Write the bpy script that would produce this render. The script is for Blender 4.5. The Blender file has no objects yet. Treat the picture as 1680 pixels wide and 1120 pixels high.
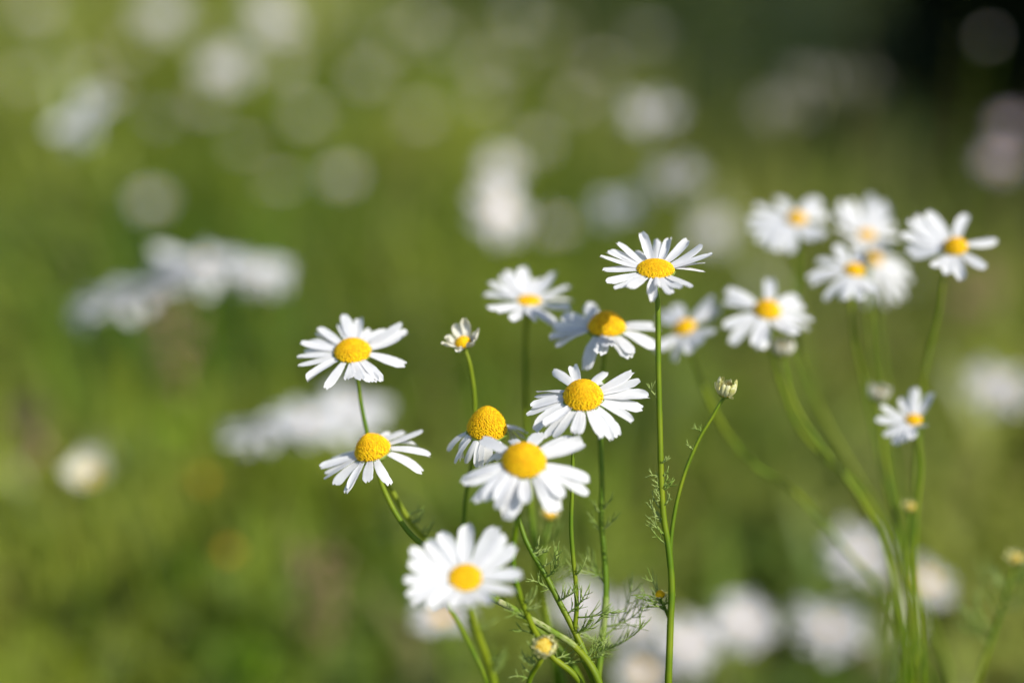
import bpy, math, random
import numpy as np
from mathutils import Vector, Matrix

R_ = math.radians
scene = bpy.context.scene
col = scene.collection

# ------------------------------------------------------------------ camera, sky, sun, exposure
CAM_H, PITCH, LENS, FOCUS = 0.62, R_(24.0), 50.0, 0.487
cam_data = bpy.data.cameras.new("camera")
cam = bpy.data.objects.new("camera", cam_data)
col.objects.link(cam)
cam.location = (0, 0, CAM_H)
cam.rotation_euler = (math.pi / 2 - PITCH, 0, 0)
cam_data.lens = LENS
cam_data.sensor_width = 36.0
cam_data.clip_start = 0.01
cam_data.clip_end = 500
cam_data.dof.use_dof = True
cam_data.dof.focus_distance = FOCUS
cam_data.dof.aperture_fstop = 1.62
scene.camera = cam

SUN_EL, SUN_AZ = R_(43), R_(-34)          # azimuth measured from +X towards -Y (right of and behind the camera)
sun_dir = Vector((math.cos(SUN_EL) * math.cos(SUN_AZ), math.cos(SUN_EL) * math.sin(SUN_AZ), math.sin(SUN_EL)))
world = bpy.data.worlds.new("World")
scene.world = world
world.use_nodes = True
wn = world.node_tree
wn.nodes.clear()
w_out = wn.nodes.new("ShaderNodeOutputWorld")
w_bg = wn.nodes.new("ShaderNodeBackground")
w_sky = wn.nodes.new("ShaderNodeTexSky")
w_sky.sky_type = 'NISHITA'
w_sky.sun_disc = False
w_sky.sun_elevation = SUN_EL
w_sky.sun_rotation = math.atan2(sun_dir.x, sun_dir.y)
w_bg.inputs[1].default_value = 0.12
wn.links.new(w_sky.outputs[0], w_bg.inputs[0])
wn.links.new(w_bg.outputs[0], w_out.inputs[0])
sun_data = bpy.data.lights.new("sun", 'SUN')
sun_data.energy = 4.0
sun_data.angle = R_(0.5)
sun_data.color = (1.0, 0.965, 0.91)
sun = bpy.data.objects.new("sun", sun_data)
col.objects.link(sun)
sun.rotation_euler = sun_dir.to_track_quat('Z', 'Y').to_euler()
scene.view_settings.view_transform = 'Standard'
scene.view_settings.look = 'None'
scene.view_settings.exposure = 0.45
scene.view_settings.gamma = 1.0

# ------------------------------------------------------------------ helpers
FPX = LENS / 36.0 * 1680.0
RIGHT = np.array([1.0, 0, 0])
UP = np.array([0, math.sin(PITCH), math.cos(PITCH)])
FWD = np.array([0, math.cos(PITCH), -math.sin(PITCH)])
CAMP = np.array([0, 0, CAM_H])


def P(px, py, d):
    """a point seen at pixel (px, py) of the 1680 x 1120 photograph, d metres in front of the lens"""
    return CAMP + RIGHT * ((px - 840) / FPX * d) + UP * (-(py - 560) / FPX * d) + FWD * d


def proj(p):
    q = p - CAMP
    d = q @ FWD
    return np.stack([840 + (q @ RIGHT) / d * FPX, 560 - (q @ UP) / d * FPX], -1)


def camdir(x, y, z):
    v = RIGHT * x + UP * y - FWD * z
    return v / np.linalg.norm(v)


class MB:
    def __init__(self):
        self.v, self.f, self.n = [], [], 0

    def add(self, verts, faces):
        self.v.append(np.asarray(verts, float))
        o = self.n
        self.f.extend([tuple(i + o for i in f) for f in faces])
        self.n += len(verts)

    def mesh(self, name, mat, base=(0, 0, 0), smooth=True):
        me = bpy.data.meshes.new(name)
        v = np.concatenate(self.v) - np.asarray(base)
        me.from_pydata(v.tolist(), [], self.f)
        me.materials.append(mat)
        if smooth:
            me.polygons.foreach_set('use_smooth', [True] * len(me.polygons))
        me.update()
        return me


def link(name, me, parent=None, loc=None):
    o = bpy.data.objects.new(name, me)
    col.objects.link(o)
    if parent is not None:
        o.parent = parent
    if loc is not None:
        o.location = loc
    return o


def tag(o, label=None, cat=None, group=None, kind=None):
    if label: o['label'] = label
    if cat: o['category'] = cat
    if group: o['group'] = group
    if kind: o['kind'] = kind
    return o


def empty(name, loc):
    o = bpy.data.objects.new(name, None)
    o.empty_display_size = 0.02
    col.objects.link(o)
    o.location = loc
    return o


def catmull(pts, per=8):
    """centripetal spline through the points, so that uneven spacing makes no loops"""
    pts = [np.asarray(p, float) for p in pts]
    pts = [2 * pts[0] - pts[1]] + pts + [2 * pts[-1] - pts[-2]]
    out = []
    for i in range(1, len(pts) - 2):
        p0, p1, p2, p3 = pts[i - 1:i + 3]
        t1 = max(np.linalg.norm(p1 - p0), 1e-6) ** 0.5
        t2 = t1 + max(np.linalg.norm(p2 - p1), 1e-6) ** 0.5
        t3 = t2 + max(np.linalg.norm(p3 - p2), 1e-6) ** 0.5
        for k in range(per):
            t = t1 + (t2 - t1) * k / per
            a1 = p0 * (t1 - t) / t1 + p1 * t / t1
            a2 = p1 * (t2 - t) / (t2 - t1) + p2 * (t - t1) / (t2 - t1)
            a3 = p2 * (t3 - t) / (t3 - t2) + p3 * (t - t2) / (t3 - t2)
            b1 = a1 * (t2 - t) / t2 + a2 * t / t2
            b2 = a2 * (t3 - t) / (t3 - t1) + a3 * (t - t1) / (t3 - t1)
            out.append(b1 * (t2 - t) / (t2 - t1) + b2 * (t - t1) / (t2 - t1))
    out.append(pts[-2])
    return np.array(out)


def tube(mb, pts, radii, sides=8, ridge=0.0):
    pts = np.asarray(pts, float)
    n = len(pts)
    radii = np.broadcast_to(np.asarray(radii, float), (n,)) if np.ndim(radii) else np.full(n, radii)
    tang = np.gradient(pts, axis=0)
    tang /= np.linalg.norm(tang, axis=1)[:, None] + 1e-12
    ref = np.array([0.31, 0.87, 0.38])
    if abs(tang[0] @ ref) > 0.9:
        ref = np.array([0.9, -0.1, 0.4])
    verts, faces = [], []
    a = np.linspace(0, 2 * math.pi, sides, endpoint=False)
    rr = 1 + ridge * np.where(np.arange(sides) % 2 == 0, 1, -1)
    x = ref - tang[0] * (ref @ tang[0]); x /= np.linalg.norm(x)
    for i in range(n):
        x = x - tang[i] * (x @ tang[i]); x /= np.linalg.norm(x) + 1e-12
        y = np.cross(tang[i], x)
        verts.append(pts[i] + radii[i] * ((np.cos(a) * rr)[:, None] * x + (np.sin(a) * rr)[:, None] * y))
    for i in range(n - 1):
        for k in range(sides):
            k2 = (k + 1) % sides
            faces.append((i * sides + k, i * sides + k2, (i + 1) * sides + k2, (i + 1) * sides + k))
    faces.append(tuple(range(sides))[::-1])
    faces.append(tuple((n - 1) * sides + k for k in range(sides)))
    mb.add(np.concatenate(verts), faces)


# ------------------------------------------------------------------ materials
def leafy_material(name, c1, c2, scale=60.0, rough=0.55, trans=0.25, spec=0.3, attr=None, c3=None, tcol=None, obj=True):
    m = bpy.data.materials.new(name)
    m.use_nodes = True
    nt = m.node_tree
    nt.nodes.clear()
    out = nt.nodes.new("ShaderNodeOutputMaterial")
    pr = nt.nodes.new("ShaderNodeBsdfPrincipled")
    pr.inputs['Roughness'].default_value = rough
    pr.inputs['Specular IOR Level'].default_value = spec
    tc = nt.nodes.new("ShaderNodeTexCoord")
    noise = nt.nodes.new("ShaderNodeTexNoise")
    noise.inputs['Scale'].default_value = scale
    noise.inputs['Detail'].default_value = 4
    nt.links.new(tc.outputs['Object' if obj else 'Generated'], noise.inputs['Vector'])
    ramp = nt.nodes.new("ShaderNodeValToRGB")
    ramp.color_ramp.elements[0].position = 0.39
    ramp.color_ramp.elements[1].position = 0.61
    ramp.color_ramp.elements[0].color = (*c1, 1)
    ramp.color_ramp.elements[1].color = (*c2, 1)
    nt.links.new(noise.outputs['Fac'], ramp.inputs[0])
    colr = ramp.outputs[0]
    if attr:
        at = nt.nodes.new("ShaderNodeAttribute")
        at.attribute_name = attr
        mix = nt.nodes.new("ShaderNodeMix")
        mix.data_type = 'RGBA'
        nt.links.new(at.outputs['Fac'], mix.inputs[0])
        nt.links.new(colr, mix.inputs[6])
        mix.inputs[7].default_value = (*c3, 1)
        colr = mix.outputs[2]
    nt.links.new(colr, pr.inputs['Base Color'])
    if trans > 0:
        tr = nt.nodes.new("ShaderNodeBsdfTranslucent")
        if tcol:
            tr.inputs[0].default_value = (*tcol, 1)
        else:
            nt.links.new(colr, tr.inputs[0])
        mx = nt.nodes.new("ShaderNodeMixShader")
        mx.inputs[0].default_value = trans
        nt.links.new(pr.outputs[0], mx.inputs[1])
        nt.links.new(tr.outputs[0], mx.inputs[2])
        nt.links.new(mx.outputs[0], out.inputs[0])
    else:
        nt.links.new(pr.outputs[0], out.inputs[0])
    return m


M = {}
M['petal'] = leafy_material("white_petal", (0.70, 0.695, 0.685), (0.76, 0.755, 0.745), 220, 0.6, 0.28, 0.15)
M['dull_petal'] = leafy_material("dull_white_petal", (0.62, 0.59, 0.57), (0.69, 0.67, 0.65), 220, 0.65, 0.24, 0.15)  # far blooms' pinkish white, with their shade and blur greyed into the colour
M['ivory'] = leafy_material("ivory_petal", (0.62, 0.59, 0.44), (0.74, 0.73, 0.66), 400, 0.6, 0.25, 0.15)
M['cream'] = leafy_material("cream_petal", (0.46, 0.45, 0.14), (0.68, 0.66, 0.38), 500, 0.6, 0.2, 0.2)
M['disc'] = leafy_material("yellow_florets", (0.76, 0.42, 0.001), (0.84, 0.53, 0.002), 900, 0.6, 0.0, 0.2)
M['disc_inner'] = leafy_material("inner_florets", (0.70, 0.35, 0.002), (0.78, 0.44, 0.003), 700, 0.6, 0.0, 0.15)
M['disc_gap'] = leafy_material("floret_gaps", (0.44, 0.24, 0.003), (0.58, 0.33, 0.003), 900, 0.7, 0.0, 0.2)
M['disc_old'] = leafy_material("dull_florets", (0.52, 0.36, 0.03), (0.70, 0.54, 0.10), 900, 0.7, 0.0, 0.2)
M['stem'] = leafy_material("stem_green", (0.08, 0.15, 0.003), (0.17, 0.215, 0.006), 45, 0.5, 0.0, 0.22)
M['stem_dry'] = leafy_material("stem_tan", (0.26, 0.22, 0.04), (0.20, 0.25, 0.03), 90, 0.5, 0.0, 0.3)
M['stem_pale'] = leafy_material("stem_pale_streaks", (0.14, 0.22, 0.015), (0.36, 0.36, 0.17), 160, 0.5, 0.0, 0.3)
M['calyx'] = leafy_material("calyx_green", (0.12, 0.19, 0.015), (0.22, 0.27, 0.04), 300, 0.5, 0.0, 0.3)
M['thread'] = leafy_material("feathery_leaf_green", (0.22, 0.33, 0.05), (0.36, 0.45, 0.13), 120, 0.5, 0.3, 0.3)
M['pink'] = leafy_material("pink_petal", (0.46, 0.37, 0.42), (0.56, 0.48, 0.53), 300, 0.6, 0.25, 0.2)
M['bright_leaf'] = leafy_material("bright_leaf", (0.16, 0.29, 0.012), (0.24, 0.38, 0.02), 30, 0.5, 0.35, 0.25)
M['orange'] = leafy_material("orange_petal", (0.40, 0.24, 0.02), (0.50, 0.30, 0.03), 300, 0.6, 0.25, 0.2)
M['dry'] = leafy_material("dry_seed_head", (0.28, 0.17, 0.10), (0.38, 0.26, 0.17), 200, 0.8, 0.1, 0.1)
M['umbel'] = leafy_material("dull_white_umbel", (0.34, 0.31, 0.25), (0.46, 0.42, 0.36), 200, 0.7, 0.2, 0.1)
M['bark'] = leafy_material("bark", (0.04, 0.03, 0.02), (0.09, 0.065, 0.045), 40, 0.9, 0.0, 0.1)
M['dark_leaf'] = leafy_material("dark_leaf", (0.006, 0.010, 0.004), (0.014, 0.022, 0.008), 6, 0.7, 0.05, 0.05)  # shade put into the colour: leaves stay near black even in sun
M['tree_leaf'] = leafy_material("tree_leaf", (0.04, 0.08, 0.015), (0.06, 0.11, 0.02), 4, 0.6, 0.2, 0.2)
M['soil'] = leafy_material("meadow_soil", (0.09, 0.095, 0.025), (0.12, 0.09, 0.04), 5, 0.95, 0.0, 0.1)
M['grass'] = leafy_material("meadow_grass", (0.09, 0.165, 0.016), (0.40, 0.43, 0.06), 2.9, 0.6, 0.42, 0.06, attr="dry", c3=(0.46, 0.39, 0.19))
M['stalk'] = leafy_material("grass_stalk", (0.16, 0.22, 0.02), (0.28, 0.32, 0.04), 3.0, 0.6, 0.35, 0.1, attr="dry", c3=(0.42, 0.33, 0.17))
M['cover'] = leafy_material("ground_cover_leaf", (0.075, 0.165, 0.014), (0.36, 0.43, 0.045), 3.6, 0.30, 0.42, 0.40, attr="dry", c3=(0.36, 0.30, 0.13))

# ------------------------------------------------------------------ ground
mb = MB()
mb.add([(-80, -80, 0), (80, -80, 0), (80, 80, 0), (-80, 80, 0)], [(0, 1, 2, 3)])
tag(link("ground", mb.mesh("ground", M['soil'], smooth=False)), kind='structure')


def blade_field(name, mat, n, area, hfun, wfun, seed, bend=0.6, seg=3, dry=0.15, dens=None):
    rng = np.random.default_rng(seed)
    x0, x1, y0, y1 = area
    X = rng.uniform(x0, x1, n); Y = rng.uniform(y0, y1, n)
    if dens is not None:
        keep = rng.uniform(0, 1, n) < dens(X, Y)
        X, Y = X[keep], Y[keep]
        n = len(X)
    h = hfun(X, Y, rng); w = wfun(X, Y, rng)
    az = rng.uniform(0, 2 * math.pi, n); b = rng.uniform(0.1, bend, n)
    face = az + math.pi / 2 + rng.normal(0, 0.4, n)
    rows = seg + 1
    V = np.zeros((n, rows, 2, 3))
    for i in range(rows):
        t = i / seg
        cx = X + np.cos(az) * h * b * t ** 2
        cy = Y + np.sin(az) * h * b * t ** 2
        cz = h * (t - 0.35 * b * t ** 2)
        hw = w * 0.5 * (1 - t) ** 0.6 if i < seg else w * 0.03
        for s in (0, 1):
            sg = -1 if s == 0 else 1
            V[:, i, s, 0] = cx + sg * np.cos(face) * hw
            V[:, i, s, 1] = cy + sg * np.sin(face) * hw
            V[:, i, s, 2] = cz
    V = V.reshape(-1, 3)
    base = (np.arange(n) * rows * 2)[:, None, None]
    q = np.array([[2 * i, 2 * i + 1, 2 * i + 3, 2 * i + 2] for i in range(seg)])[None]
    F = (base + q).reshape(-1, 4)
    me = bpy.data.meshes.new(name)
    me.vertices.add(len(V)); me.loops.add(F.size); me.polygons.add(len(F))
    me.vertices.foreach_set('co', V.ravel())
    me.loops.foreach_set('vertex_index', F.ravel().astype(np.int32))
    me.polygons.foreach_set('loop_start', np.arange(0, F.size, 4, dtype=np.int32))
    me.polygons.foreach_set('loop_total', np.full(len(F), 4, np.int32))
    me.materials.append(mat)
    me.update(calc_edges=True)
    d = np.clip(rng.normal(dry, 0.25, n), 0, 1) if callable(dry) is False else dry(X, Y, rng)
    at = me.attributes.new("dry", 'FLOAT', 'POINT')
    at.data.foreach_set('value', np.repeat(d, rows * 2))
    return link(name, me)


def dryness(X, Y, rng):
    f = 0.5 + 0.5 * np.sin(2.3 * X + 1.1 * Y + 0.8) * np.sin(1.7 * Y - 1.2 * X + 2.0)
    f = f * 0.5 - 0.12 + 0.28 * np.clip(X, -0.3, 1.2)
    return np.clip(f + rng.normal(0, 0.2, len(X)), 0, 1)


def grass_h(X, Y, rng):
    lim = np.clip(0.06 + 0.14 * Y, 0.06, 0.34)
    clump = 0.72 + 0.30 * np.sin(5.1 * X + 0.7) * np.sin(4.3 * Y + 1.9) + 0.26 * np.sin(13.0 * X + 2.1 * Y) * np.sin(11.0 * Y - 1.3 * X + .4)
    return lim * clump * rng.uniform(0.55, 1.15, len(X))


def grass_w(X, Y, rng):
    return np.clip(0.0022 + 0.0011 * Y, 0.0022, 0.008) * rng.uniform(0.7, 1.4, len(X))


def thin(X, Y):
    inview = (np.abs(X) < 0.30 + 0.45 * Y) & (Y > 0.2)
    return np.where(inview, 1.0, 0.3) * np.clip(1.15 - 0.13 * Y, 0.35, 1)


g = blade_field("grass", M['grass'], 150000, (-3.6, 3.6, -0.6, 6.5), grass_h, grass_w, 3, 0.8, 3, dryness, thin)
tag(g, kind='stuff')
c = blade_field("ground_cover", M['cover'], 80000, (-3.6, 3.6, -0.6, 6.5),
                lambda X, Y, r: np.clip(0.04 + 0.10 * Y, 0.05, 0.26) * r.uniform(0.4, 1.2, len(X)),
                lambda X, Y, r: r.uniform(0.012, 0.026, len(X)), 8, 2.0, 3, dryness, thin)
tag(c, kind='stuff')
k = blade_field("grass_stalks", M['stalk'], 2600, (-3.0, 3.0, 0.85, 5.0),
                lambda X, Y, r: np.clip(0.16 + 0.12 * Y, 0.2, 0.5) * r.uniform(0.6, 1.15, len(X)),
                lambda X, Y, r: r.uniform(0.0022, 0.0045, len(X)), 21, 0.45, 4, lambda X, Y, r: r.uniform(0, 1, len(X)) ** 1.5)
tag(k, kind='stuff')

# ------------------------------------------------------------------ flower pieces
def petal_curve_tip(L, d):
    d = np.where(np.abs(d) < 1e-3, 1e-3, d)
    r = L * (np.sin(1.5 * d) - np.sin(0.5 * d)) / d
    z = -L * (np.cos(0.5 * d) - np.cos(1.5 * d)) / d
    return r, z


def basis(n):
    u = np.cross(n, FWD); u /= np.linalg.norm(u)
    v = np.cross(n, u)
    return u, v


def fit_petal(C, n, u, v, r0, tip, Ln, dn):
    best = None
    tr, Lr, dr = (0, 2 * math.pi), (0.45 * Ln, 1.45 * Ln), (R_(-55), R_(85))
    for it in range(3):
        th = np.linspace(*tr, 90 if it == 0 else 15)[:, None, None]
        L = np.linspace(*Lr, 15)[None, :, None]
        d = np.linspace(*dr, 24 if it == 0 else 11)[None, None, :]
        rr, zz = petal_curve_tip(L, d)
        rad = r0 + rr
        sh = np.broadcast_shapes(th.shape, rad.shape)
        pos = C + (np.cos(th)[..., None] * u + np.sin(th)[..., None] * v) * np.broadcast_to(rad, sh)[..., None] + n * np.broadcast_to(zz, sh)[..., None]
        e = ((proj(pos) - np.asarray(tip)) ** 2).sum(-1) / 2.0 ** 2 + ((L - Ln) / (0.16 * Ln)) ** 2 + ((d - dn) / R_(22)) ** 2
        i = np.unravel_index(np.argmin(e), e.shape)
        b = (float(th[i[0], 0, 0]), float(L[0, i[1], 0]), float(d[0, 0, i[2]]))
        ts, Ls, ds = (0.09, 0.06 * Ln, R_(7)) if it == 0 else (0.02, 0.012 * Ln, R_(1.5))
        tr, Lr, dr = (b[0] - ts, b[0] + ts), (b[1] - Ls, b[1] + Ls), (b[2] - ds, b[2] + ds)
    return b


def petal(mb, C, n, u, v, r0, th, L, d, W, rng, nl=11, nw=7, curl=None):
    D = math.cos(th) * u + math.sin(th) * v
    S = np.cross(n, D)
    tt = np.linspace(0, 1, 41)
    al = d * (0.5 + tt)
    r = r0 + np.concatenate([[0], np.cumsum(np.cos((al[1:] + al[:-1]) / 2))]) / 40 * L
    z = -np.concatenate([[0], np.cumsum(np.sin((al[1:] + al[:-1]) / 2))]) / 40 * L
    zoff = rng.uniform(-0.09, 0.06) * r0
    tw = rng.normal(0, 0.28); cup = rng.normal(0.07, 0.13) if curl is None else curl
    wav = rng.normal(0, 0.035) * L; ph = rng.uniform(0, 6.28)
    teeth = np.array([0.10, 0.02, 0.0, 0.045, 0.005, 0.025, 0.10]) + rng.uniform(-0.02, 0.05, 7)
    sweep = rng.normal(0, 0.06) * L
    verts = []
    edge = rng.normal(0, 0.025, (nl, 2))
    for i in range(nl):
        t = i / (nl - 1)
        wprof = 1.10 * (0.50 + 0.50 * min(1, t / 0.45) ** 0.8) * (1 - 0.24 * max(0, (t - 0.72) / 0.28) ** 2)
        for k in range(nw):
            s = -1 + 2 * k / (nw - 1)
            te = t * (1 - teeth[k] * t ** 5)
            a = d * (0.5 + te)
            rr = np.interp(te, tt, r); zz = np.interp(te, tt, z)
            N = n * math.cos(a) + D * math.sin(a)
            ca, sa = math.cos(tw * t), math.sin(tw * t)
            S2, N2 = S * ca + N * sa, N * ca - S * sa
            groove = 0.065 * math.cos(math.pi * 3 * s) * (1 - abs(s) * 0.5)
            p = C + D * rr + n * (zz + zoff) + S2 * (s * W * (wprof + (edge[i, 0] if s < 0 else edge[i, 1])) / 2 + sweep * t * t) \
                + N2 * (cup * W * (s * s - 0.33) * (0.3 + t) * 1.2 + groove * W + wav * math.sin(ph + 4 * t) * t * 0.5)
            verts.append(p)
    faces = [(i * nw + k, i * nw + k + 1, (i + 1) * nw + k + 1, (i + 1) * nw + k) for i in range(nl - 1) for k in range(nw - 1)]
    mb.add(verts, faces)


def disc_pieces(C, n, u, v, R, h, rng, nf=340, cone=0.0):
    """the dome and the florets packed on it"""
    def prof(q):
        return h * ((1 - q * q) ** (0.75 - 0.1 * cone)) * (1 - cone * 0.25 * q)
    dome, fl = MB(), MB()
    rings, seg = 9, 24
    verts = [C + n * prof(0) * 0.98]
    for i in range(1, rings + 1):
        q = i / rings
        for k in range(seg):
            a = 2 * math.pi * k / seg
            verts.append(C + R * 0.97 * q * (math.cos(a) * u + math.sin(a) * v) + n * (prof(q * 0.995) * 0.97 - (0.06 * R if i == rings else 0)))
    faces = [(0, 1 + k, 1 + (k + 1) % seg) for k in range(seg)]
    for i in range(rings - 1):
        for k in range(seg):
            a, b = 1 + i * seg + k, 1 + i * seg + (k + 1) % seg
            faces.append((a, a + seg, b + seg, b))
    dome.add(verts, faces)
    # arc length tables so the florets are spread evenly over the dome
    qs = np.linspace(0, 0.985, 200)
    pz = np.array([prof(x) for x in qs])
    ds = np.sqrt(np.gradient(qs * R) ** 2 + np.gradient(pz) ** 2)
    area = np.cumsum(2 * math.pi * qs * R * ds)
    tot = area[-1]
    a0 = math.sqrt(tot / nf / 3.1) * 1.08
    for i in range(nf):
        q = float(np.interp((i + 0.5) / nf * tot, area, qs))
        a = i * 2.399963 + rng.normal(0, 0.05)
        d = math.cos(a) * u + math.sin(a) * v
        e = 0.004
        slope = (prof(min(q + e, .999)) - prof(max(q - e, 0))) / ((min(q + e, .999) - max(q - e, 0)) * R)
        N = n - d * slope
        N /= np.linalg.norm(N)
        T = np.cross(N, d + 0.01 * n); T /= np.linalg.norm(T)
        B = np.cross(N, T)
        p = C + d * q * R + n * prof(q)
        s = a0 * rng.uniform(0.8, 1.12)
        hh = s * rng.uniform(0.30, 0.68) * (1.2 if q > 0.6 else 0.8)
        vs = [p + N * hh]
        rot = rng.uniform(0, 1)
        for (rr, zz) in ((0.62, 0.75), (1.0, -0.15)):
            for k in range(6):
                b = rot + k * math.pi / 3
                vs.append(p + s * rr * (math.cos(b) * T + math.sin(b) * B) + N * hh * zz)
        fs = [(0, 1 + k, 1 + (k + 1) % 6) for k in range(6)] + [(1 + k, 7 + k, 7 + (k + 1) % 6, 1 + (k + 1) % 6) for k in range(6)]
        fl.add(vs, fs)
    return dome, fl


def calyx_mb(C, n, u, v, R, rs):
    mb = MB()
    seg = 20
    prof = [(1.02, -0.02), (0.98, -0.16), (0.80, -0.34), (0.52, -0.48), (rs / R * 1.15, -0.62), (rs / R * 0.9, -0.75)]
    verts = []
    for j, (r, z) in enumerate(prof):
        for k in range(seg):
            a = 2 * math.pi * k / seg
            w = 1 + (0.05 if k % 2 else -0.05) * (1 if j < 4 else 0)
            verts.append(C + R * r * w * (math.cos(a) * u + math.sin(a) * v) + n * R * (z + (0.05 if (k % 2 and j == 0) else 0)))
    faces = [(j * seg + k, (j + 1) * seg + k, (j + 1) * seg + (k + 1) % seg, j * seg + (k + 1) % seg) for j in range(len(prof) - 1) for k in range(seg)]
    faces.append(tuple(range(seg)))
    mb.add(verts, faces)
    return mb


def thread_leaf(p, direction, length, rng, full=True, up=np.array([0, 0, 1.0])):
    """one feathery leaf: a thin midrib with paired thread lobes, some of them forked"""
    mb = MB()
    d = np.asarray(direction, float); d /= np.linalg.norm(d)
    side = np.cross(d, up + 0.3 * rng.normal(size=3)); side /= np.linalg.norm(side)
    nrm = np.cross(side, d)
    bend = rng.normal(0.25, 0.25)
    def mid(t):
        return p + d * length * t + nrm * length * bend * t * t + side * length * 0.12 * math.sin(3 * t)
    tube(mb, [mid(t) for t in np.linspace(0, 1, 9)], np.linspace(0.00038, 0.00014, 9), 5)
    npair = int(rng.integers(4, 7)) if full else 2
    for i in range(npair):
        t = 0.2 + 0.72 * i / npair
        for sg in (-1, 1):
            ll = length * rng.uniform(0.22, 0.48) * (1.1 - 0.55 * abs(t - 0.45))
            dd = d * rng.uniform(0.45, 0.9) + side * sg * rng.uniform(0.6, 1.0) + nrm * rng.uniform(-0.3, 0.7)
            dd /= np.linalg.norm(dd)
            cv = (nrm * rng.uniform(0.0, 0.6) + d * rng.uniform(0, 0.5)) * ll
            q = mid(t)
            pts = [q + dd * ll * s + cv * s * s for s in np.linspace(0, 1, 6)]
            tube(mb, pts, np.linspace(0.00024, 0.00009, 6), 4)
            if rng.random() < 0.7:
                q2 = pts[2]
                d3 = dd + side * -sg * 0.5 + nrm * rng.uniform(-0.2, 0.5) + d * 0.5
                d3 /= np.linalg.norm(d3)
                l3 = ll * rng.uniform(0.4, 0.65)
                tube(mb, [q2 + d3 * l3 * s + nrm * l3 * 0.3 * s * s for s in np.linspace(0, 1, 5)], np.linspace(0.00024, 0.00009, 5), 4)
    return mb


def stem_points(start, n, pts, d0, d1, R, base=None):
    """from under the flower head along the traced line and on down to the soil"""
    out = [start]
    for i, (x, y) in enumerate(pts):
        out.append(P(x, y, d0 + (d1 - d0) * (i + 0.6) / max(1, len(pts) - 0.4)))
    last = out[-1]
    prev = out[-2]
    g = np.array(base) if base is not None else np.array([last[0] + (last[0] - prev[0]) * 1.2, last[1] + 0.01, 0.0])
    m = last * 0.5 + g * 0.5 + np.array([(last[0] - prev[0]) * 0.3, 0, 0])
    return out + [m, g]


def build_stem(root, base, pts, r_top, r_bot, mat):
    path = catmull(pts, 9)
    mb = MB()
    t = np.linspace(0, 1, len(path))
    rad = r_top + (r_bot - r_top) * t
    rad[:4] *= np.array([1.35, 1.2, 1.1, 1.03])
    tube(mb, path, rad * (1 + 0.07 * np.sin(np.arange(len(path)) * 1.9) * (np.arange(len(path)) % 7 == 3)), 12, 0.09)
    link("stem", mb.mesh("stem", mat, base), root)
    return path


def leaves_along(root, base, path, spots, seed, mat=None):
    """spots: (py of the photo row, how many, length, side preference)"""
    rng = np.random.default_rng(seed)
    rows = proj(path)[:, 1]
    for (py, cnt, ln, sd) in spots:
        for k in range(cnt):
            i = int(np.argmin(np.abs(rows - py - rng.normal(0, 9))))
            s = sd if sd else rng.choice([-1, 1])
            dr = RIGHT * s * rng.uniform(0.5, 1.0) + np.array([0, rng.uniform(-0.35, 0.5), rng.uniform(0.1, 0.9)])
            l = thread_leaf(path[i], dr, ln * rng.uniform(0.75, 1.2), rng, ln > 0.011)
            link("leaf", l.mesh("leaf", mat or M['thread'], base), root)


def flower(label, origin, c7, w7, tips7, d, ncam, hr, Ln, dn, W, stem, d_end, r_top=0.0008, r_bot=0.0013, cone=0.0,
           leaves=(), seed=1, stem_mat='stem', nf=900, base=None, group=None, extra=(), shift=0.0):
    """one daisy: stem, calyx, yellow centre and every petal; tips7 are petal tips read off an enlargement by seven"""
    rng = np.random.default_rng(seed)
    cx, cy = origin[0] + c7[0] / 7, origin[1] + c7[1] / 7
    C = P(cx, cy, d)
    n = camdir(*ncam)
    u, v = basis(n)
    R = w7 / 14 / FPX * d
    pts = stem_points(C - n * R * 0.6, n, stem, d, d_end, R, base)
    b = pts[-1]
    root = empty("daisy", b)
    tag(root, label, "flower", group or "daisies in the front cluster")
    path = build_stem(root, b, pts, r_top, r_bot, M[stem_mat])
    link("calyx", calyx_mb(C, n, u, v, R, r_top).mesh("calyx", M['calyx'], b), root)
    dome, fl = disc_pieces(C, n, u, v, R, R * hr, rng, nf, cone)
    nd = len(dome.f)
    both = MB(); both.add(np.concatenate(dome.v), dome.f); both.add(np.concatenate(fl.v), fl.f)
    me = both.mesh("flower_center", M['disc_gap'], b)
    me.materials.append(M['disc'])
    me.materials.append(M['disc_inner'])
    mi = np.ones(len(me.polygons), np.int32); mi[:nd] = 0
    inner = (np.arange(nf) < nf * 0.42 * rng.uniform(0.8, 1.2, nf)) & (rng.uniform(0, 1, nf) < 0.8)
    mi[nd:] = np.where(np.repeat(inner, 12), 2, 1)
    me.polygons.foreach_set('material_index', mi)
    link("flower_center", me, root)
    r0 = R * 0.86
    for tp in tips7:
        tip = (origin[0] + tp[0] / 7, origin[1] + tp[1] / 7)
        wm = tp[2] if len(tp) > 2 else 1.0
        th, L, dd = fit_petal(C, n, u, v, r0, tip, Ln, R_(dn))
        pm = MB()
        petal(pm, C, n, u, v, r0, th, L, dd, W * wm * rng.uniform(0.9, 1.1), rng)
        link("petal", pm.mesh("petal", M['petal'], b), root)
    leaves_along(root, b, path, leaves, seed + 50)
    return root, path


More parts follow.
